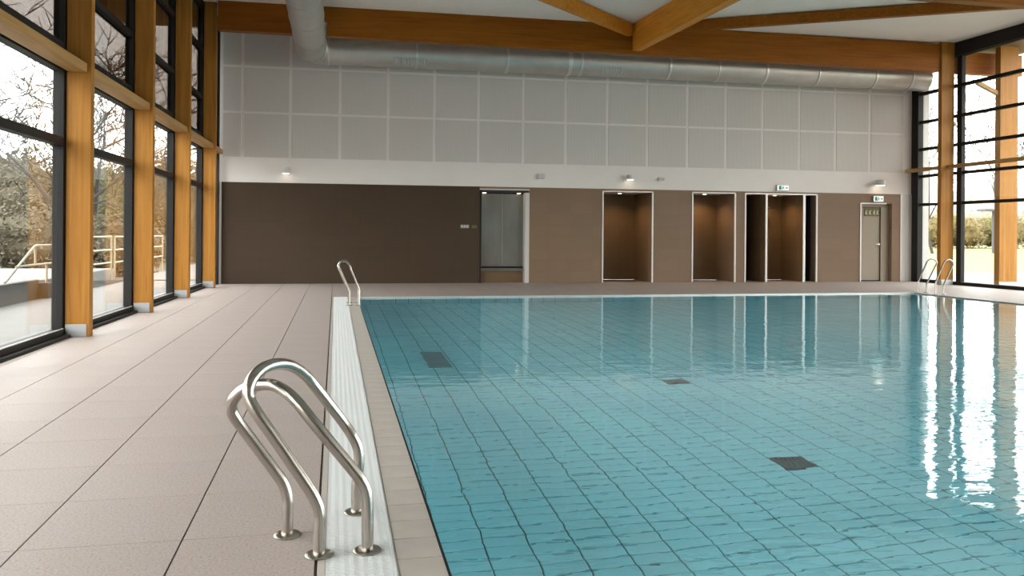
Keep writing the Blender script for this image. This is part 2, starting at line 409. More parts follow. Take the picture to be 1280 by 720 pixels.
for (dx, dy), lab in zip(DRAINS, ('larger-looking dark square drain grille on the pool floor, nearer the camera', 'small-looking dark square drain grille on the pool floor, toward the far wall')):
    i = int((dx + 0.1 - TX0) // TW); j = int((dy + 0.1 - TY0) // TL)
    cx, cy = TX0 + (i + 0.5) * TW, TY0 + (j + 1) * TL
    t = thing('floor_drain', lab, 'drain', (cx, cy, -DEPTH - 0.008), 'drain grilles on the pool floor')
    fr = MB(); a = 0.118
    for s in (-1, 1): fr.box(cx + s * a - 0.012, cy - a, -DEPTH - 0.008, cx + s * a + 0.0, cy + a, -DEPTH + 0.006) if s > 0 else fr.box(cx - a, cy - a, -DEPTH - 0.008, cx - a + 0.012, cy + a, -DEPTH + 0.006)
    fr.box(cx - a, cy - a, -DEPTH - 0.008, cx + a, cy - a + 0.012, -DEPTH + 0.0055); fr.box(cx - a, cy + a - 0.012, -DEPTH - 0.008, cx + a, cy + a, -DEPTH + 0.0055)
    fr.build('frame', 'drain', t)
    for k in range(7):
        xx = cx - 0.095 + k * 0.0315
        MB().box(xx - 0.010, cy - a + 0.012, -DEPTH - 0.006, xx + 0.010, cy + a - 0.012, -DEPTH + 0.004).build('slat', 'drain', t)
q = MB().box(1.03, 9.15, -DEPTH, 1.29, 10.2, -DEPTH + 0.012).build('reflection_patch', 'reflection', bevel=0.003)  # added plate on the pool floor, stands in for a dark reflection in the water
tag(q, 'long dark grey cover plate under water imitating a mirrored patch near the far left pool corner', 'cover plate')

# overflow grating
gr = thing('overflow_grating', 'white slotted overflow grating strip along the left pool edge', 'grating', (0.08, 9.5, 0))
MB().box(-0.062, y0 - 0.2, -0.2, 0.247, y1 + 0.16, -0.035).build('gutter_bed', 'gutter', gr)
MB().box(-0.058, -2.0, -0.035, -0.030, y1 + 0.14, 0.001).build('edge_strip', 'coping', gr)
MB().box(0.219, -2.0, -0.035, 0.232, y1 + 0.14, 0.001).build('edge_strip', 'grate', gr)
MB().box(0.2335, -2.0, -0.035, 0.2375, y1 + 0.14, 0.003).build('edge_strip', 'edge_steel', gr)
slats = MB(); yy = 2.3; NZ = 14
while yy < y1 + 0.13:
    xs = [-0.029 + (0.247) * k / NZ for k in range(NZ + 1)]
    vs = []
    for k, xx in enumerate(xs):
        oy = yy + (0.003 if k % 2 else -0.003)
        vs += [(xx, oy - 0.0042, -0.02), (xx, oy - 0.0034, 0), (xx, oy + 0.0034, 0), (xx, oy + 0.0042, -0.02)]
    fs = []
    for k in range(NZ):
        for e in range(3): fs.append((k * 4 + e, (k + 1) * 4 + e, (k + 1) * 4 + e + 1, k * 4 + e + 1))
    slats.add(vs, fs); yy += 0.0125
slats.build('slats', 'grate', gr, kind='stuff')

# coping
cp = thing('pool_coping', 'beige tiled coping edge running around the pool', 'coping', (0.33, 9.5, 0))
cme = {}
yy = 1.26; 
while yy < y1 + 0.15:
    ye = min(yy + 0.2135, y1 + 0.165)
    key = round(ye - yy, 3)
    if key not in cme:
        d = (ye - yy) / 2 - 0.0009; w = 0.0885; b = 0.002
        cme[key] = MB().add([(-w, -d, -0.03), (w, -d, -0.03), (w, d, -0.03), (-w, d, -0.03), (-w + b, -d + b, 0), (w - b, -d + b, 0), (w - b, d - b, 0), (-w + b, d - b, 0)],
                            [(0, 3, 2, 1), (4, 5, 6, 7), (0, 1, 5, 4), (1, 2, 6, 5), (2, 3, 7, 6), (3, 0, 4, 7)]).mesh('coping_tile', 'coping')
    o = bpy.data.objects.new('coping_tile', cme[key]); COL.objects.link(o); adopt(o, cp); o.location = (0.3275, (yy + ye) / 2, 0.0)
    yy = ye
MB().box(0.239, y0, -0.2, 0.405, y1 + 0.16, -0.004).build('mortar_bed', 'coping', cp)
MB().box(0.4165, y0, -0.03, 0.4255, y1 - 0.007, -0.0015).build('shadow_gap_strip', 'dark', cp)  # black strip painting the dark of the shadow gap between coping and water
fc = MB(); xx = 0.417
while xx < x1 + 0.17:
    xe = min(xx + 0.25, x1 + 0.175); fc.box(xx + 0.0015, y1 + 0.005, -0.012, xe - 0.0015, y1 + 0.172, 0.0); xx = xe
yy = Y_BACK + 5
while yy < y1: fc.box(x1 + 0.005, yy + .0015, -0.012, x1 + 0.175, yy + 0.2485, 0); yy += 0.25
fc.build('far_coping_tiles', 'coping', cp, kind='stuff')
MB().box(0.4265, y1 - 0.010, -0.035, x1 - 0.005, y1 + 0.004, 0.003).build('edge_strip', 'trim', cp)
MB().box(x1 - 0.004, y0, -0.012, x1 + 0.004, y1, 0.003).build('edge_strip', 'trim', cp)

# ------------------------------------------------------------------ end wall
OPEN = [(3.60, 4.90, 2.40), (6.88, 8.26, 2.40), (9.39, 10.62, 2.41), (10.92, 13.05, 2.41), (14.40, 15.38, 2.20)]
TOPB = 2.47
wb = MB(B)
wb.box(-3.2, 0, TOPB, 16.3, 0.3, CEIL + 0.2)                      # white upper wall
wall_back = tag(wb.build('wall_back', 'white'), kind='structure')
def wpart(name, mat, *boxes, parent=wall_back, bevel=0, label=None, smooth=False):
    m = MB(B)
    for b in boxes: m.box(*b)
    return m.build(name, mat, parent, bevel=bevel, label=label, smooth=smooth)
edges = [-2.70] + [e for o in OPEN for e in o[:2]] + [15.66]
mats = ['brown_dark', 'brown', 'brown', 'brown', 'brown', 'brown']
for k in range(6):
    a, b = edges[2 * k], edges[2 * k + 1]
    wpart('tiled_panel', mats[k], (a, -0.03, 0, b, 0.28, TOPB), label='dark brown tiled wall panel' if k == 0 else None)
for a, b, t in OPEN: wpart('tiled_lintel', 'brown' if t > 2.3 else 'brown', (a, -0.03, t, b, 0.28, TOPB))
wpart('white_jamb', 'trim', (-2.79, -0.035, 0, -2.70, 0.28, TOPB))
wpart('end_panel', 'endpanel', (15.66, -0.035, 0.0, 16.14, 0.2, TOPB))
wpart('end_panel_edge', 'trim', (15.645, -0.045, 0.0, 15.675, 0.0, TOPB))
wpart('corner_edge', 'trim', (16.10, -0.045, 0.0, 16.13, 0.0, TOPB))
# edge trims of the openings
for x in (6.88, 8.26, 9.39, 10.62, 10.92, 13.05, 14.40): wpart('edge_trim', 'trim', (x - 0.018, -0.045, 0, x + 0.018, 0.0, 2.41 if x < 14 else 2.2))
for a, b, t in OPEN[:4]: wpart('head_trim', 'trim', (a, -0.04, t - 0.012, b, 0.0, t + 0.02))
wpart('head_trim', 'trim', (14.40, -0.045, 2.18, 15.20, 0.0, 2.215))
# recesses
def recess(a, b, depth, top, mb, ml, mr):
    wpart('recess_back', mb, (a - 0.035, depth, 0, b + 0.035, depth + 0.1, top)); wpart('recess_side', ml, (a - 0.035, 0.281, 0, a, depth, top))
    wpart('recess_side', mr, (b, 0.281, 0, b + 0.035, depth, top)); wpart('recess_ceiling', 'white', (a - 0.035, 0.281, top, b + 0.035, depth + 0.1, top + 0.1))
    m = MB(B); m.box(a - 0.02, -0.05, -0.02, b + 0.02, depth + 0.02, -0.002); m.build('recess_floor', 'recess', wall_back)
recess(6.88, 8.26, 1.35, 2.40, 'recess', 'recess', 'recess')
recess(9.39, 10.62, 1.05, 2.41, 'recess', 'recess', 'brown')
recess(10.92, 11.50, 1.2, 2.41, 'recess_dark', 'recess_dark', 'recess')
recess(11.58, 12.62, 1.05, 2.41, 'recess', 'recess', 'recess')
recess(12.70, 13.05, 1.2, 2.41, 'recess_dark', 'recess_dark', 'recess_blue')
recess(14.40, 15.38, 0.40, 2.20, 'brown', 'brown', 'brown')
wpart('partition', 'recess', (11.505, -0.03, 0, 11.575, 0.28, 2.41)); wpart('partition', 'recess', (12.625, -0.03, 0, 12.695, 0.28, 2.41))
wpart('edge_trim', 'trim', (11.51, -0.05, 0, 11.565, -0.031, 2.41)); wpart('edge_trim', 'trim', (12.63, -0.05, 0, 12.70, -0.031, 2.41))
# acoustic panels
PX = [-2.72, -2.234, -1.105] + [0.087 + 1.1235 * k for k in range(14)] + [15.80]
PX = [-2.72, -2.234, -1.105, 0.087, 1.267, 2.431, 3.558, 4.729, 5.861, 6.992, 8.102, 9.233, 10.339, 11.419, 12.519, 13.614, 14.680, 15.764]
for a, b in zip(PX[:-1], PX[1:]):
    for z0, z1 in ((3.085, 4.145), (4.20, 5.26), (5.315, 6.38)):
        wpart('acoustic_panel', 'panel', (a + 0.035, -0.007, z0, b - 0.035, 0.001, z1))

# steel double door in the first opening
a, b = 3.60, 4.90
d1 = MB(B); d1.box(a, 0.281, 0, b, 0.33, 2.40); d1.box(a, 0.05, 2.33, b, 0.30, 2.40)
door_1 = tag(d1.build('door_1', 'recess_dark'), kind='structure')
wpart('leaf', 'sheet', (a + 0.06, 0.20, 0.42, 4.235, 0.24, 2.34), parent=door_1, bevel=0.004, label='brushed steel door leaf')
wpart('leaf', 'sheet', (4.242, 0.20, 0.42, b - 0.11, 0.24, 2.34), parent=door_1, bevel=0.004, label='brushed steel door leaf')
wpart('dark_bar', 'dark', (a + 0.05, 0.18, 0.37, b - 0.11, 0.24, 0.415), parent=door_1)
wpart('sill_bar', 'sheet', (a + 0.05, 0.14, 0.30, b - 0.11, 0.24, 0.365), parent=door_1)
wpart('kick_panel', 'recess', (a + 0.05, 0.20, 0.0, b - 0.11, 0.24, 0.30), parent=door_1)
wpart('jamb', 'dark', (a, -0.035, 0, a + 0.05, 0.28, 2.38), parent=door_1); wpart('jamb', 'trim', (b - 0.105, -0.04, 0, b, 0.28, 2.33), parent=door_1)
wpart('leaf_frame', 'dark', (a + 0.05, 0.17, 2.30, b - 0.11, 0.245, 2.36), parent=door_1)
# exit door
d2 = MB(B); d2.box(14.42, 0.10, 0, 14.47, 0.39, 2.16); d2.box(15.13, 0.10, 0, 15.37, 0.39, 2.16); d2.box(14.42, 0.10, 2.10, 15.37, 0.39, 2.18)
door_2 = tag(d2.build('door_2', 'door'), kind='structure')
wpart('leaf', 'door', (14.47, 0.14, 0.02, 15.12, 0.19, 2.09), parent=door_2, bevel=0.004)
wpart('bottom_seal', 'dark', (14.47, 0.135, 0.0, 15.12, 0.19, 0.03), parent=door_2)
wpart('leaf_gap', 'dark', (15.12, 0.13, 0, 15.135, 0.19, 2.1), parent=door_2)
wpart('handle', 'steel', (15.05, 0.09, 1.03, 15.09, 0.14, 1.07), (14.96, 0.085, 1.04, 15.09, 0.10, 1.06), parent=door_2)
nb = thing('escape_notice', 'olive escape route notice with pale pictograms high on the beige exit door', 'sign', B(14.85, 0.13, 1.9))
wpart('board', 'olive', (14.62, 0.125, 1.845, 15.10, 0.139, 2.085), parent=nb, bevel=0.003)
m = MB(B)
for k, xx in enumerate((14.68, 14.80, 14.93, 15.03)):       # running figure, door, arrow shapes
    m.box(xx - 0.02, 0.120, 1.93, xx + 0.012, 0.1245, 1.985); m.box(xx + 0.005, 0.120, 1.985, xx + 0.03, 0.1245, 2.01)
    m.box(xx - 0.03, 0.120, 1.895, xx - 0.01, 0.1245, 1.93); m.box(xx + 0.008, 0.120, 1.885, xx + 0.03, 0.1245, 1.925)
m.build('pictogram', 'yellow', nb)

# signs and lamps on the end wall
def exit_sign(x, z, w, h, lab, d0=-0.03):
    t = thing('exit_sign', lab, 'exit sign', B(x, d0 - 0.02, z))
    wpart('housing', 'plastic', (x - w / 2, d0 - 0.05, z - h / 2, x + w / 2, d0, z + h / 2), parent=t, bevel=0.004)
    wpart('face', 'sign_white', (x - w / 2 + 0.012, d0 - 0.054, z - h / 2 + 0.012, x + w / 2 - 0.012, d0 - 0.0505, z + h / 2 - 0.012), parent=t)
    m = MB(B); e = d0 - 0.057; k = h
    m.box(x - 0.36 * w, e, z - 0.32 * k, x - 0.14 * w, e + 0.0025, z + 0.32 * k)          # doorway block
    m.box(x - 0.05 * w, e, z + 0.16 * k, x + 0.02 * w, e + 0.0025, z + 0.32 * k)          # head
    m.box(x - 0.07 * w, e, z - 0.08 * k, x + 0.06 * w, e + 0.0025, z + 0.14 * k)          # trunk
    m.box(x - 0.10 * w, e, z - 0.32 * k, x - 0.03 * w, e + 0.0025, z - 0.08 * k); m.box(x + 0.04 * w, e, z - 0.22 * k, x + 0.13 * w, e + 0.0025, z - 0.10 * k)
    m.box(x + 0.18 * w, e, z - 0.06 * k, x + 0.30 * w, e + 0.0025, z + 0.06 * k)          # arrow
    m.add([(x + 0.28 * w, e, z - 0.22 * k), (x + 0.40 * w, e, z), (x + 0.28 * w, e, z + 0.22 * k)], [(0, 1, 2)])
    m.build('pictogram', 'green', t)
exit_sign(12.02, 2.585, 0.36, 0.16, 'white lit exit sign on the white band above the shower openings', 0.0)
exit_sign(14.92, 2.325, 0.32, 0.17, 'green and white exit sign directly above the beige exit door')
def wall_lamp(x, z, w, h, lab):
    t = thing('wall_lamp', lab, 'lamp', B(x, 0, z), 'wall lamps above the tiled wall')
    wpart('bracket', 'plastic', (x - 0.03, -0.05, z - 0.04, x + 0.03, 0.0, z + 0.04), parent=t)
    m = MB(B); m.lathe((x, -0.05 - w / 2, z - h / 2), [(w / 2 - 0.006, 0), (w / 2, 0.008), (w / 2, h - 0.008), (w / 2 - 0.008, h)], 20); m.build('body', 'endpanel', t, smooth=True)
    m = MB(B); m.lathe((x, -0.05 - w / 2, z - h / 2 - 0.012), [(w / 2 - 0.02, 0), (w / 2 - 0.012, 0.0115)], 20); m.build('lens', 'lamp', t, smooth=True)
wall_lamp(-1.20, 2.775, 0.17, 0.15, 'silver wall lamp on the white band, farthest left')
wall_lamp(7.59, 2.785, 0.19, 0.13, 'silver wall lamp on the white band above the first shower opening')
wall_lamp(14.90, 2.77, 0.26, 0.14, 'wide silver wall lamp on the white band above the exit door')
def sensor(x, z, w, h, lab):
    t = thing('wall_sensor', lab, 'sensor', B(x, 0, z))
    wpart('body', 'plastic', (x - w / 2, -0.08, z - h / 2, x + w / 2, 0, z + h / 2), parent=t, bevel=0.008)
    wpart('lens', 'gutter', (x - w / 4, -0.084, z - h / 3, x + w / 4, -0.0805, z), parent=t)
sensor(5.20, 2.765, 0.17, 0.13, 'small grey box sensor on the white band right of the steel doors')
sensor(8.49, 2.76, 0.17, 0.08, 'flat pale box sensor on the white band beside the round lamp')
t = thing('wall_plate', 'small grey switch plate on the dark wall left of the steel doors', 'switch', B(3.22, -0.03, 1.44))
wpart('plate', 'plate', (3.11, -0.042, 1.40, 3.33, -0.0305, 1.49), parent=t, bevel=0.003)
for k in range(3): wpart('button', 'gutter', (3.125 + k * 0.068, -0.048, 1.415, 3.175 + k * 0.068, -0.0425, 1.475), parent=t)
t = thing('wall_plate', 'dark narrow plate beside the steel door jamb', 'switch', B(3.46, -0.03, 1.44))
wpart('plate', 'olive', (3.40, -0.040, 1.40, 3.53, -0.0305, 1.48), parent=t, bevel=0.003)

# shower fittings and downlights
def shower(x, depth, lab):
    t = thing('shower', lab, 'shower', B(x, depth, 1.0))
    m = MB(B); m.tube([(x, depth - 0.03, 1.15), (x, depth - 0.03, 2.02), (x, depth - 0.06, 2.07), (x, depth - 0.30, 2.07)], 0.012, 8); m.build('riser_pipe', 'steel', t, smooth=True)
    m = MB(B); m.lathe((x, depth - 0.30, 2.035), [(0.09, 0), (0.10, 0.008), (0.03, 0.03)], 20); m.build('shower_head', 'steel', t, smooth=True)
    m = MB(B); m.tube([(x - 0.12, depth - 0.05, 1.13), (x + 0.12, depth - 0.05, 1.13)], 0.022, 10); m.build('mixer', 'steel', t, smooth=True)
    for s in (-1, 1):
        m = MB(B); m.tube([(x + s * 0.06, depth, 1.13), (x + s * 0.06, depth - 0.05, 1.13)], 0.014, 8); m.build('connector', 'steel', t, smooth=True)
shower(12.05, 1.05, 'chrome shower with flat head and mixer in the framed shower opening')
def downlight(x, d, z, lab):
    t = thing('downlight', lab, 'lamp', B(x, d, z), 'recessed downlights over the openings')
    m = MB(B); m.lathe((x, d, z - 0.012), [(0.055, 0), (0.062, 0.004), (0.062, 0.012)], 16); m.build('rim', 'plastic', t, smooth=True)
    m = MB(B); m.lathe((x, d, z - 0.0165), [(0.042, 0), (0.045, 0.004)], 16); m.build('lens', 'spot', t)
    if d > 0.3:
        ld = bpy.data.lights.new('downlight_lamp', 'SPOT'); ld.energy = 8; ld.color = (1.0, 0.66, 0.34); ld.spot_size = 2.6; ld.spot_blend = 0.8; ld.shadow_soft_size = 0.04
        lo = bpy.data.objects.new('downlight_lamp', ld); COL.objects.link(lo); lo.location = B(x, d, z - 0.03); adopt_light(lo, t)
downlight(7.57, 0.62, 2.40, 'small lit downlight in the ceiling of the wide shower opening')
downlight(10.0, 0.55, 2.41, 'small lit downlight in the ceiling of the plain shower opening')
downlight(12.05, 0.45, 2.41, 'small lit downlight above the chrome shower')
downlight(3.75, 0.14, 2.33, 'tiny lit downlight above the left steel door leaf')
downlight(4.66, 0.14, 2.33, 'tiny lit downlight above the right steel door leaf')

# ------------------------------------------------------------------ left window wall
COLS = [19.52, 16.56, 13.65, 10.60, 7.60, 4.60, 1.60, -1.40, -4.40, -7.40]
def window_bay(n, f, ya, yb, zs, glass_v, fv0, fv1, thick, xmax=None):
    w = MB(f)
    w.box(fv0, ya, 0.0, fv1, yb, zs[0])                                   # sill
    win = tag(w.build('window_%d' % n, 'dark'), kind='structure')
    for s in ((ya, ya + thick), (yb - thick, yb)):
        MB(f).box(fv0, s[0], zs[0], fv1, s[1], zs[-1]).build('stile', 'dark', win, bevel=0.004)
    zz = zs[0]
    for (za, zb, nm) in zs[1]:
        MB(f).box(fv0, ya + thick, za, fv1, yb - thick, zb).build(nm, 'dark', win, bevel=0.004)
        MB(f).box(glass_v, ya + thick - 0.01, zz - 0.01, glass_v + 0.012, yb - thick + 0.01, za + 0.01).build('pane', 'glass', win)
        zz = zb
    return win
nwin = 0
bounds = [20.88] + COLS
for yb, ya in zip(bounds[:-1], bounds[1:]):
    nwin += 1
    class _: pass
    w = MB(Lf); w.box(0.27, ya, 0.0, 0.40, yb, 0.10)
    win = tag(w.build('window_%d' % nwin, 'dark'), kind='structure')
    MB(Lf).box(0.20, ya, 0.0, 0.27, yb, 0.035).build('sill_cover', 'dark', win)
    hb = 0.155
    lo = ya - 0.05 + 0.26 if True else ya
    s0, s1 = ya + 0.20, (yb - 0.05 if yb < 20 else yb - 0.02)
    MB(Lf).box(0.28, ya - 0.05 if ya > Y_BACK + 1 else ya, 0.10, 0.40, s0, CEIL).build('stile', 'dark', win, bevel=0.004)
    if yb > 20: MB(Lf).box(0.125, s1 - 0.12, 0.0, 0.40, s1, CEIL).build('stile', 'dark', win, bevel=0.004); s1 -= 0.12
    zz = 0.10
    for za, zb, nm in ((2.25, 2.35, 'transom'), (3.12, 3.28, 'head'), (4.215, 4.305, 'transom'), (5.30, 5.39, 'transom'), (6.25, CEIL, 'head')):
        MB(Lf).box(0.28, s0, za, 0.40, s1, zb).build(nm, 'dark', win, bevel=0.004)
        if nm != 'head' or za < 4: pass
        MB(Lf).box(0.335, s0 - 0.01, zz - 0.01, 0.347, s1 + 0.01, za + 0.01).build('pane', 'glass' if za < 3.3 else 'dark_glass', win)
        zz = zb
    MB(Lf).box(0.28, s0, 3.28, 0.40, s1, 3.46).build('sill_bar', 'dark', win, bevel=0.004)
    for dv in (0.268,):
        MB(Lf).box(dv, s0 - 0.02, 0.10, dv + 0.0115, s1, 0.112).build('glazing_bead', 'edge_steel', win)
clab = {19.52: 'orange timber column on the left window wall, nearest the end wall', 16.56: 'orange timber column on the left window wall, second from the end wall',
        13.65: 'orange timber column on the left window wall, third from the end wall', 10.60: 'orange timber column on the left window wall, nearest the camera and widest'}
for yc in COLS:
    if yc < 6: 
        st = MB(Lf).box(0, yc, 0, 0.27, yc + 0.13, CEIL); tag(st.build('trim_%d' % (20 - int(yc)), 'wood_v'), kind='structure'); continue
    t = thing('timber_column', clab.get(yc, 'orange timber column just outside the left edge of the picture'), 'column', Lf(0.13, yc, 0), 'timber columns along the left windows')
    MB(Lf).box(0, yc, 0, 0.27, yc + 0.13, CEIL).build('post', 'wood_v', t, bevel=0.005)
    MB(Lf).box(0.03, yc - 0.012, 0.002, 0.262, yc - 0.001, 0.15).build('base_plate', 'grey_metal', t, bevel=0.003)
rl = 0
rlab = ['short pale timber rail between the end wall and the farthest left column', 'pale timber rail between the two farthest left columns', 'pale timber rail between the middle left columns',
        'pale timber rail right of the nearest left column', 'pale timber rail at the upper left picture edge, ending at the nearest column']
for k, (yb, ya) in enumerate(zip(bounds[:-1], bounds[1:])):
    e0 = ya + 0.131; e1 = yb - 0.001 if k else 20.88
    o = MB(Lf).box(0.045, e0, 3.13, 0.255, e1, 3.235).build('timber_rail', 'rail_wood', bevel=0.004)
    if k < 5: tag(o, rlab[k], 'rail', 'timber rails along the left windows')
    else: o.name = 'trim_%d' % (60 + k); tag(o, kind='structure')

# ------------------------------------------------------------------ right window wall
RC = [18.90, 15.90, 12.90, 9.90, 6.90, 3.90, 0.90, -2.10, -5.10]
ZR = [(2.13, 2.21), (2.925, 3.005), (3.68, 3.76), (4.44, 4.52), (5.235, 5.325)]
rb = [20.58] + RC + [Y_BACK]
for k, (yb, ya) in enumerate(zip(rb[:-1], rb[1:])):
    nwin += 1
    o = MB().box(XR + 0.04, ya, 0, XR + 0.17, yb, 0.09).build('window_%d' % nwin, 'dark'); win = tag(o, kind='structure')
    s0 = ya - 0.02; s1 = yb - 0.20 if k else yb - 0.0
    MB().box(XR + 0.05, ya - 0.19, 0.09, XR + 0.17, ya - 0.02, 6.05).build('stile', 'dark', win, bevel=0.004)
    if k == 0:
        MB().box(XR + 0.0, 20.30, 0.0, XR + 0.17, 20.57, 6.05).build('stile', 'dark', win, bevel=0.004); s1 = 20.30
    zz = 0.09
    for za, zb in ZR + [(6.03, 6.09)]:
        MB().box(XR + 0.06, s0, za, XR + 0.16, s1, zb).build('transom', 'dark', win, bevel=0.004)
        MB().box(XR + 0.105, s0 - 0.01, zz - 0.01, XR + 0.117, s1 + 0.01, za + 0.01).build('pane', 'glass', win)
        zz = zb
tag(MB().box(XR + 0.0, Y_BACK, 6.05, XR + 0.2, 20.58, CEIL + 0.1).build('trim_1', 'dark'), kind='structure')
for k, yc in enumerate(RC):
    if k > 2:
        tag(MB().box(15.60, yc, 0, 15.985, yc + 0.14, CEIL).build('trim_%d' % (30 + k), 'wood_v'), kind='structure'); continue
    t = thing('timber_column', 'orange timber column inside the right window wall, beside the far handrails' if k == 0 else 'orange timber column inside the right window wall beyond the right picture edge, number %s from the end wall' % ('two', 'three')[k - 1],
              'column', (15.8, yc, 0), 'timber columns along the right windows')
    MB().box(15.60, yc, 0, 15.985, yc + 0.14, CEIL).build('post', 'wood_v', t, bevel=0.005)
    MB().box(15.62, yc - 0.012, 0.002, 15.97, yc - 0.001, 0.14).build('base_plate', 'grey_metal', t, bevel=0.003)
    MB().box(15.588, yc + 0.005, 0.002, 15.599, yc + 0.13, 0.14).build('base_plate', 'grey_metal', t, bevel=0.003)
o = MB().box(15.80, 18.0 - 2.09, 3.085, 15.97, 18.899, 3.175).build('timber_rail', 'rail_wood', bevel=0.004); tag(o, 'slim timber rail crossing the right windows right of the column', 'rail')
o = MB().box(15.80, 19.041, 3.085, 15.97, 20.57, 3.175).build('timber_rail', 'rail_wood', bevel=0.004); tag(o, 'short slim timber rail between the right column and the end wall', 'rail')
o = MB().box(15.80, Y_BACK + 0.01, 3.085, 15.97, 15.90, 3.175).build('trim_2', 'rail_wood'); tag(o, kind='structure')

# wall behind the camera
wf = MB(); wf.box(-3.6, Y_BACK - 0.3, 2.6, 16.2, Y_BACK, CEIL + 0.2)
wall_front = tag(wf.build('wall_front', 'white'), kind='structure')
MB().box(-3.6, Y_BACK - 0.3, 0, 16.2, Y_BACK, 2.6).build('tiled_panel', 'brown_dark', wall_front)

# ------------------------------------------------------------------ ceiling and beams
cl = MB()
nx, ny = 24, 30
def cz(x, y): return CEIL - 0.016 * max(0.0, 19.3 - y) * max(0.0, min(1.0, (x - 12.5) / 3.5)) * (1 if y > 13.6 else (5.7 / max(5.7, 19.3 - y)))
vs = []; fs = []
for i in range(nx + 1):
    for j in range(ny + 1):
        x = -3.4 + (16.05 + 3.4) * i / nx; yv = Y_BACK - 0.2 + (21.2 - Y_BACK + 0.2) * j / ny; vs.append((x, yv, cz(x, yv)))
for i in range(nx):
    for j in range(ny):
        a = i * (ny + 1) + j; fs.append((a, a + 1, a + ny + 2, a + ny + 1))
cl.add(vs, fs); ceiling = tag(cl.build('ceiling', 'ceiling'), kind='structure')
MB().box(-5.6, Y_BACK - 1, CEIL + 0.1, 18.5, 21.6, CEIL + 0.35).build('roof_deck', 'slate', ceiling)
MB().box(-5.4, Y_BACK - 1, CEIL - 0.14, -3.12, 21.5, CEIL + 0.09).build('roof_soffit', 'soffit', ceiling)
MB().box(XR + 0.21, Y_BACK - 1, CEIL - 0.14, 18.3, 21.5, CEIL + 0.09).build('roof_soffit', 'soffit', ceiling)

def Bm(x, d, z): return (x, 19.30 - 0.022 * x + d, z - 0.0075 * (x - 7) * (1 if x < 16 else 1))
b1 = MB(Bm)
b1.prism([(-2.60, 5.70), (-0.985, 5.70), (-0.985, 6.06), (-0.235, 6.06), (-0.235, 5.70), (15.58, 5.70), (15.58, 6.43), (-2.60, 6.43)], 0, 0.24)
tag(b1.build('timber_beam', 'wood_x', bevel=0.006), 'deep timber cross beam in front of the end wall, under the ceiling', 'beam')
o = MB(Bm).box(16.22, 0, 5.70, 18.1, 0.24, 6.27).build('timber_beam', 'wood_x', bevel=0.006); tag(o, 'outdoor timber beam end under the eaves seen through the right window', 'beam')
def beam(a, b, w, z0, z1, mat, lab):
    o = MB().bar((a[0], a[1], (z0 + z1) / 2), (b[0], b[1], (z0 + z1) / 2), w, z1 - z0).build('timber_beam', mat, bevel=0.006)
    if lab: tag(o, lab, 'beam')
    return o
beam((7.17, 19.11), (7.17 + 0.06 * 5.2, 13.72), 0.22, 5.76, 6.41, 'wood_y', 'broad timber beam running toward the camera from the middle of the cross beam')
beam((6.98, 19.08), (-2.5, 10.78), 0.16, 6.11, 6.40, 'wood_y', 'slim diagonal ceiling beam leaving the cross beam toward upper left')
beam((7.40, 18.99), (15.6, 14.20), 0.16, 6.165, 6.40, 'wood_x', 'slim diagonal ceiling beam leaving the cross beam toward the right')
o = MB().box(-2.9, 13.38, 5.70, 15.59, 13.60, 6.41).build('timber_beam', 'wood_x', bevel=0.006); tag(o, 'timber cross beam at the top right corner, nearest the camera', 'beam')
for k, yc in enumerate((7.7, 1.7, -4.3)):
    tag(MB().box(-2.9, yc - 0.22, 5.70, 15.59, yc, 6.41).build('trim_%d' % (40 + k), 'wood_x'), kind='structure')

# ------------------------------------------------------------------ ducts
DX, DZ, DR = -0.61, 5.665, 0.35
dt = thing('ventilation_duct', 'round galvanised duct running overhead and along the end wall under the beam', 'duct', (DX, 20.0, DZ))
RE = 0.42
def dyw(x): return 20.42 - 0.022 * (x - DX)
pts = [(DX, Y_BACK + 0.02, DZ), (DX, 20.42 - RE, DZ)]
m = MB().tube(pts, DR, 40, caps=False); m.build('overhead_run', 'duct', dt, smooth=True)
el = [(DX + RE - RE * math.cos(a), 20.42 - RE + RE * math.sin(a), DZ) for a in [math.pi / 2 * k / 12 for k in range(13)]]
m = MB().tube(el, DR, 40, caps=False); m.build('elbow', 'duct', dt, smooth=True)
m = MB().tube([(DX + RE, dyw(DX + RE), DZ), (16.0, dyw(16.0), DZ)], DR * 0.985, 40, caps=True); m.build('wall_run', 'duct', dt, smooth=True)
yy = 9.15
while yy < 19.5:
    m = MB().tube([(DX, yy, DZ), (DX + 0.0, yy + 0.03, DZ)], DR + 0.010, 40, caps=True); m.build('seam', 'duct_seam', dt, smooth=True); yy += 1.6
for k in (0, 6, 12):
    a = math.pi / 2 * k / 12; p = Vector(el[k]); tdir = Vector((math.sin(a), math.cos(a), 0))
    m = MB().tube([p - tdir * 0.012, p + tdir * 0.012], DR + 0.010, 40, caps=True); m.build('seam', 'duct_seam', dt, smooth=True)
for xx, w in ((1.9, .02), (4.15, .03), (5.75, .05), (6.05, .03), (8.4, .03), (9.75, .02), (11.1, .03), (12.6, .02), (14.3, .02), (15.4, .02)):
    m = MB().tube([(xx - w, dyw(xx), DZ), (xx + w, dyw(xx), DZ)], DR + 0.014, 40, caps=True); m.build('seam', 'duct_seam', dt, smooth=True)
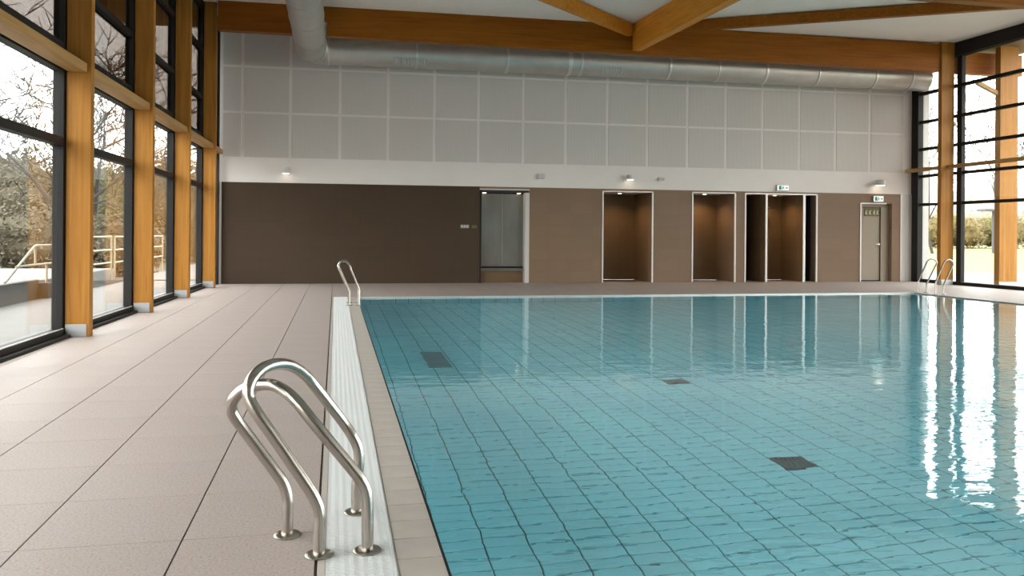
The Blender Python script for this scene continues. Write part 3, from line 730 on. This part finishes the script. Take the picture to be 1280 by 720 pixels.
for gx, gw in ((1.75, 0.85), (6.85, 0.55)):
    g = MB(); 
    def gp(x, ang, r): return (x, dyw(x) - r * math.cos(ang), DZ - r * math.sin(ang))
    N = 5; a0, a1 = math.radians(28), math.radians(58)
    vs = []
    for i in range(N + 1):
        an = a0 + (a1 - a0) * i / N
        vs += [gp(gx - gw / 2, an, DR + 0.012), gp(gx + gw / 2, an, DR + 0.012)]
    g.add(vs, [(2 * i, 2 * i + 1, 2 * i + 3, 2 * i + 2) for i in range(N)])
    gb = g.build('air_grille', 'gutter', dt)
    nsl = int(gw / 0.065)
    for s in range(nsl):
        xx = gx - gw / 2 + (s + 0.5) * gw / nsl
        m = MB().tube([gp(xx, a0 + (a1 - a0) * i / N, DR + 0.016) for i in range(N + 1)], 0.012, 6); m.build('slat', 'duct_seam', gb, smooth=True)
for xx in (1.2, 5.0, 9.0, 13.0):
    m = MB().tube([(xx, dyw(xx), DZ + DR - 0.01), (xx, dyw(xx), CEIL - 0.01)], 0.012, 8); m.build('hanger', 'grey_metal', dt, smooth=True)

# ------------------------------------------------------------------ handrails
def spline(P, n=8):
    P = [Vector(p) for p in P]; out = []
    for i in range(len(P) - 1):
        p0, p1, p2, p3 = P[max(i - 1, 0)], P[i], P[i + 1], P[min(i + 2, len(P) - 1)]
        for k in range(n):
            t = k / n
            out.append(0.5 * ((2 * p1) + (p2 - p0) * t + (2 * p0 - 5 * p1 + 4 * p2 - p3) * t * t + (3 * p1 - p0 - 3 * p2 + p3) * t ** 3))
    out.append(P[-1]); return out
def flange(x, y, parent):
    m = MB().lathe((x, y, 0.0015), [(0.055, 0), (0.055, 0.004), (0.050, 0.009), (0.030, 0.011)], 32); m.build('flange', 'steel', parent, smooth=True)
def pix(px, py, Y):                           # point on the plane y = Y seen at a photo position
    yy = py - 0.0135 * (px - 420)
    d = fw + rt * ((px - 640) / F_PX) + up * ((290 - yy) / F_PX)
    return Vector((0, 0, CAM_H)) + d * (Y / d.y)
def handrail(P, lab, grp, rad=0.0235):
    a, b = P[0], P[-1]
    t = thing('handrail', lab, 'handrail', ((a[0] + b[0]) / 2, (a[1] + b[1]) / 2, 0), grp)
    MB().tube(spline(P), rad, 20).build('rail_tube', 'steel', t, smooth=True)
    flange(a[0], a[1], t); flange(b[0], b[1], t); return t
def limb(foot, Y, pts):
    return [Vector((foot[0], foot[1], 0.006)), Vector((foot[0], foot[1], 0.09))] + [pix(px, py, yv) for px, py, yv in pts]
fa, fb = (-0.053, 3.28), (0.100, 3.75)
big = limb(fa, 0, [(402, 640, 3.28), (396, 622, 3.28), (385, 604, 3.28), (350, 553, 3.28), (324, 516, 3.28), (313, 496, 3.29), (313, 481, 3.30), (320, 467, 3.33), (333, 457, 3.39), (350, 453, 3.47), (366, 456, 3.56), (380, 465, 3.64), (394, 480, 3.70), (428, 523, 3.75), (443, 545, 3.75), (449.5, 560, 3.75), (451, 578, 3.75)])
big += [Vector((fb[0], fb[1], 0.12)), Vector((fb[0], fb[1], 0.006))]
handrail(big, 'taller polished steel handrail hoop in the foreground, its near foot on the deck joint', 'foreground handrails')
fc_, fd = (-0.186, 3.52), (0.131, 3.288)
small = limb(fc_, 0, [(362, 622, 3.52), (357, 604, 3.52), (345, 586, 3.52), (312, 542, 3.52), (295, 519, 3.51), (291, 507, 3.50), (295, 495, 3.48), (306, 485, 3.46), (322, 480, 3.43), (340, 479, 3.40), (356, 486, 3.36), (372, 500, 3.31), (395, 528, 3.288), (440, 582, 3.288), (455, 602, 3.288), (461, 620, 3.288)])
small += [Vector((fd[0], fd[1], 0.10)), Vector((fd[0], fd[1], 0.006))]
handrail(small, 'lower polished steel handrail hoop in the foreground, crossing behind the taller one', 'foreground handrails')
def hoop(xa, xb, Y, lean):
    P = [(xa, Y, 0.006), (xa, Y, 0.14), (xa, Y, 0.21), (xa + lean * 0.12, Y, 0.27), (xa + lean * 0.75, Y, 0.56), (xa + lean * 0.98, Y, 0.68), (xa + lean * 0.86 + (xb - xa) * 0.18, Y, 0.755),
         (xa + lean * 0.80 + (xb - xa) * 0.55, Y, 0.76), (xb + lean * 0.84, Y, 0.70), (xb + lean * 0.65, Y, 0.60), (xb + lean * 0.10, Y, 0.33), (xb, Y, 0.26), (xb, Y, 0.18), (xb, Y, 0.006)]
    return [Vector(p) for p in P]
handrail(hoop(0.243, 0.405, 14.5, -0.20), 'nearer of the two slim steel handrails at the far left pool corner', 'handrails at the far left corner', 0.017)
handrail(hoop(0.253, 0.405, 15.05, -0.20), 'farther of the two slim steel handrails at the far left pool corner', 'handrails at the far left corner', 0.017)
handrail(hoop(13.06, 12.845, 16.25, 0.26), 'slim steel handrail at the far right pool corner, left of the pair', 'handrails at the far right corner', 0.018)
handrail(hoop(13.06, 12.86, 15.72, 0.24), 'slim steel handrail in front of the right timber column', 'handrails at the far right corner', 0.018)

# ------------------------------------------------------------------ outside, left
def ext(name, mat, lab, cat, boxes, bevel=0.0, kind=None):
    m = MB()
    for b in boxes: m.box(*b)
    o = m.build(name, mat, bevel=bevel); return tag(o, lab, cat, kind=kind)
o = ext('terrace', 'paving', None, None, [(-5.60, -14, -0.3, -3.05, 60, -0.06)], kind='structure')
ext('raised_terrace', 'paving', None, None, [(-14, -14, -0.3, -5.72, 23.6, 0.27)], kind='structure')
o = MB().box(-5.72, -14, -0.06, -5.60, 17.5, 0.31).build('low_wall', 'concrete', bevel=0.01); tag(o, 'low grey concrete wall bordering the white terrace outside the left windows', 'wall')
o = MB(); o.add([(-5.72, 17.55, -0.06), (-5.45, 17.55, -0.06), (-5.45, 23.6, -0.06), (-5.72, 23.6, -0.06), (-5.72, 17.55, 0.24), (-5.45, 17.55, 0.24), (-5.45, 23.6, -0.03), (-5.72, 23.6, -0.03)],
                [(0, 3, 2, 1), (4, 5, 6, 7), (0, 1, 5, 4), (1, 2, 6, 5), (2, 3, 7, 6), (3, 0, 4, 7)])
tag(o.build('ramp_kerb', 'concrete'), 'sloping grey ramp kerb under the cream railing outside', 'kerb')
def railing(lab, posts, bars, grp='cream railings outside the left windows'):
    t = thing('railing', lab, 'railing', posts[0][0], grp)
    for a, b in posts: MB().tube([a, b], 0.022, 10).build('post', 'rail_metal', t, smooth=True)
    for p in bars: MB().tube(p, 0.022, 10).build('bar', 'rail_metal', t, smooth=True)
X5 = -5.52
railing('cream stair railing with sloping handrail outside the leftmost window', [((X5, 17.67, 0.05), (X5, 17.67, 0.62)), ((X5, 17.05, 0.60), (X5, 17.05, 0.975)), ((X5, 19.2, 0.02), (X5, 19.2, 0.975))],
        [[(X5, 15.60, 0.36), (X5, 17.0, 0.96), (X5, 17.1, 0.975), (X5, 20.3, 0.965)], [(X5, 16.1, 0.61), (X5, 20.3, 0.61)]])
railing('cream railing with three bars outside the window right of the nearest column', [((X5, 20.55, -0.03), (X5, 20.55, 1.12)), ((X5, 22.42, -0.08), (X5, 22.42, 1.115))],
        [[(X5, 20.55, z), (X5, 22.42, z)] for z in (1.12, 0.79, 0.47)])
railing('long cream railing receding toward the far left trees', [((X5, 22.75, -0.06), (X5, 22.75, 1.115)), ((X5, 25.7, -0.06), (X5, 25.7, 1.11)), ((X5, 28.7, -0.06), (X5, 28.7, 1.10))],
        [[(X5, 22.75, z), (X5, 28.7, z)] for z in (1.115, 0.78, 0.46)])
railing('distant cream railing behind the raised terrace', [((-8.6, yv, 0.27), (-8.6, yv, 1.2)) for yv in (14.5, 17.5, 20.5, 23.4)], [[(-8.6, 12.0, z), (-8.6, 23.4, z)] for z in (1.2, 0.8)])
tag(MB().box(-150, -80, -0.9, -5.3, 200, -0.32).build('ground_left', 'ground'), kind='structure')
tag(MB().box(-5.6, 23.6, -0.3, 0, 24, -0.06).build('terrace_edge', 'paving'), kind='structure')

def bush(name, lab, cx, cy, z0, rx, ry, h, mat, n, rnd, leaf=0.18, grp=None):
    t = thing(name, lab, 'shrub' if h < 3 else 'tree', (cx, cy, z0), grp)
    # solid lumpy heart plus leaf clusters over it
    m = MB(); nu, nv = 14, 9; ph = [rnd.random() * 6.3 for _ in range(6)]
    def lump(a, b):
        return 1 + 0.13 * math.sin(3 * a + ph[0]) * math.sin(2.3 * b + ph[1]) + 0.1 * math.sin(5 * a + ph[2] + 3 * b) + 0.07 * math.sin(7 * b + ph[3])
    vs = []; fs = []
    for j in range(nv + 1):
        b = math.pi * j / nv
        for i in range(nu):
            a = 2 * math.pi * i / nu; k = lump(a, b) * 0.86
            vs.append((cx + rx * k * math.sin(b) * math.cos(a), cy + ry * k * math.sin(b) * math.sin(a), max(z0, z0 + h * (0.5 - 0.5 * math.cos(b) * 0.92 * k))))
    for j in range(nv):
        for i in range(nu):
            i2 = (i + 1) % nu; fs.append((j * nu + i, j * nu + i2, (j + 1) * nu + i2, (j + 1) * nu + i))
    m.add(vs, fs); m.build('crown', mat, t, smooth=True)
    f = MB()
    for _ in range(n):
        a = rnd.random() * 6.283; b = math.acos(1 - 2 * rnd.random()); k = lump(a, b) * (0.84 + 0.24 * rnd.random())
        p = Vector((cx + rx * k * math.sin(b) * math.cos(a), cy + ry * k * math.sin(b) * math.sin(a), max(z0 + 0.05, z0 + h * (0.5 - 0.5 * math.cos(b) * k))))
        d = Vector((rnd.gauss(0, 1), rnd.gauss(0, 1), rnd.gauss(0, 1))).normalized(); e = d.orthogonal().normalized(); s = leaf * (0.5 + rnd.random())
        f.add([p - d * s, p - e * s * 0.5, p + d * s, p + e * s * 0.5], [(0, 1, 2, 3)])
    f.build('foliage', mat, t, kind='stuff')
    return t
def bare_tree(lab, x, y, z0, h, rnd, lean=(0, 0), levels=5, tr=0.14, mat='bark', grp=None):
    t = thing('bare_tree', lab, 'tree', (x, y, z0), grp)
    tm = MB(); bmx = MB()
    def grow(p, d, L, r, lv):
        q = p; pts = [p]; rs = [r]; n = 4 if lv > 1 else 3
        for i in range(n):
            d = (d + Vector((rnd.gauss(0, .10), rnd.gauss(0, .10), rnd.gauss(0.02, .07)))).normalized(); q = q + d * (L / n); pts.append(q); rs.append(r * (1 - 0.55 * (i + 1) / n))
        (tm if lv == levels else bmx).tube(pts, rs, 6 if lv >= levels - 1 else 3, caps=False)
        if lv <= 0: return
        k = 3 if lv > 1 else 4
        for i in range(k + (2 if lv == levels else 0)):
            f = 0.35 + 0.65 * (i + rnd.random() * 0.8) / (k + (2 if lv == levels else 0)); f = min(f, 1.0)
            idx = min(int(f * n), n - 1); pp = pts[idx].lerp(pts[idx + 1], f * n - idx)
            side = Vector((rnd.gauss(0, 1), rnd.gauss(0, 1), rnd.gauss(0.15, 0.5))).normalized()
            nd = (d * 0.75 + side * 0.75).normalized()
            grow(pp, nd, L * (0.62 + 0.18 * rnd.random()), max(0.021, rs[idx] * 0.60), lv - 1)
    grow(Vector((x, y, z0)), Vector((lean[0], lean[1], 1)).normalized(), h * 0.42, tr, levels)
    tm.build('trunk', mat, t, smooth=True); bmx.build('branches', mat, t, kind='stuff')
    return t
rr = random.Random(21)
bare_tree('bare tree with a forked trunk beside the nearest left column', -9.8, 31.5, -0.4, 10.5, rr, (0.05, 0), 5, 0.17, grp='bare trees outside the left windows')
bare_tree('bare tree leaning in from the left picture edge', -13.6, 33.0, -0.4, 11.5, rr, (0.12, 0), 5, 0.18, grp='bare trees outside the left windows')
bare_tree('bare tree behind the second left window', -10.2, 38.0, -0.4, 11.0, rr, (0.0, 0), 5, 0.17, grp='bare trees outside the left windows')
bare_tree('small bare tree seen in the narrow third left window', -8.6, 42.0, -0.4, 9.0, rr, (0.0, 0), 4, 0.12, grp='bare trees outside the left windows')
spots = [(-24, 44, 4, 6.6), (-19.5, 46, 4.2, 6.0), (-15.4, 45, 3.6, 5.6), (-11.8, 46, 3.4, 5.2), (-8.4, 47, 3.2, 5.6), (-5.2, 48, 3.2, 5.0)]
bl = ['farthest left of the olive bushes outside the left windows', 'second olive bush from the left outside the left windows', 'olive bush behind the forked bare tree', 'olive bush behind the three-bar railing',
      'olive bush behind the third left window', 'olive bush nearest the end wall outside the left windows']
for k, (bx, by, rx, h) in enumerate(spots):
    bush('bushy_tree', bl[k], bx, by, -0.5, rx * 0.75, 2.2, h, ('leaf_brown', 'leaf_green')[k % 2], 9000, rr, 0.085, 'olive bushes outside the left windows')
for k, (bx, by, h) in enumerate([(-11.6, 27, 1.9), (-9.4, 29.5, 2.1), (-7.6, 31.5, 1.9)]):
    bush('low_shrub', ['low dark shrub behind the sloping stair railing', 'low dark shrub behind the three-bar railing', 'low dark shrub at the end of the long railing'][k], bx, by, -0.4, 1.7, 1.1, h + 0.4, 'leaf_brown', 3500, rr, 0.07, 'low shrubs outside the left windows')

# ------------------------------------------------------------------ outside, right
tag(MB().box(XR + 0.03, -20, -0.3, 26.0, 60, -0.05).build('pavement_right', 'paving_dull'), kind='structure')
lw = MB(); vs = []; fs = []
for i in range(11):
    for j in range(13):
        x = 20 + 12 * i; yv = 25.0 - 60 + 20 * j; dist = (Vector((x, yv, 0)).dot(fw) - 30) / 25
        vs.append((x, yv, -0.10 + 0.72 * max(0, min(1, dist)) + 0.0 * x))
for i in range(10):
    for j in range(12): a = i * 13 + j; fs.append((a, a + 13, a + 14, a + 1))
lw.add(vs, fs); tag(lw.build('lawn', 'lawn', smooth=True), 'yellow green lawn beyond the right windows', 'grass', kind='stuff')
t = thing('outdoor_column', 'broad orange timber column standing outside the right window under the eaves', 'column', (17.25, 18.5, -0.05))
MB().box(16.97, 18.42, -0.05, 17.52, 18.60, 6.28).build('post', 'wood_v', t, bevel=0.005)
MB().box(16.96, 18.408, -0.05, 17.53, 18.419, 0.10).build('base_plate', 'grey_metal', t)
MB().bar((16.35, 18.52, 5.30), (17.2, 18.52, 4.95), 0.10, 0.10).build('brace', 'rail_wood', t)
tag(MB().box(16.22, 20.45, -0.05, 16.48, 20.75, 6.2).build('blade_wall', 'plastic', bevel=0.01), 'grey blade wall outside the right corner of the end wall', 'wall')
hl = ['first', 'second', 'third', 'fourth', 'fifth', 'sixth', 'seventh']
def ray_at(px, dep): 
    u = (px - 640) / F_PX; return (fw + rt * u) * dep
hp = [(1140, 55), (1166, 54), (1190, 55), (1213, 54), (1236, 55), (1262, 54), (1290, 55)]
for k, (px, dep) in enumerate(hp):
    p = ray_at(px, dep)
    bush('hedge_shrub', '%s clipped olive hedge shrub counted from the left across the right windows' % hl[k], p.x, p.y, 0.55, 0.95, 0.9, 2.05 + 0.15 * (k % 3), ('hedge_leaf', 'hedge_leaf_brown')[k % 2], 1500, rr, 0.07, 'hedge beyond the lawn')
for k, (px, dep, h, rx) in enumerate([(1150, 95, 4.5, 4), (1205, 96, 7, 4.5), (1245, 105, 8, 4), (1290, 98, 8, 5)]):
    p = ray_at(px, dep)
    bush('pale_tree', ['pale tree beyond the hedge at the corner window', 'pale tree beyond the hedge right of the window mullion', 'pale tree behind the shelter roof', 'pale tree behind the outdoor column'][k], p.x, p.y, 0.4, rx, 2.5, h, 'leaf_pale', 2500, rr, 0.12, 'pale trees beyond the hedge')
p = ray_at(1258, 40); bare_tree('bare tree beside the outdoor timber column', p.x, p.y, 0.2, 11, rr, (-0.05, 0), 4, 0.08)
p = ray_at(1166, 46); bare_tree('bare tree seen in the narrow corner window', p.x, p.y, 0.3, 12.5, rr, (-0.05, 0), 4, 0.08)
p = ray_at(1243, 46)
t = thing('shelter', 'small dark flat-roofed shelter on the lawn by the hedge', 'shelter', (p.x, p.y, 0.5))
MB().tube([(p.x, p.y, 0.4), (p.x, p.y, 2.75)], 0.13, 10).build('pole', 'slate', t, smooth=True)
q = rt * 0.55
MB().bar(Vector((p.x, p.y, 2.8)) - rt * 0.75, Vector((p.x, p.y, 2.8)) + rt * 0.35, 0.9, 0.12).build('roof', 'slate', t)
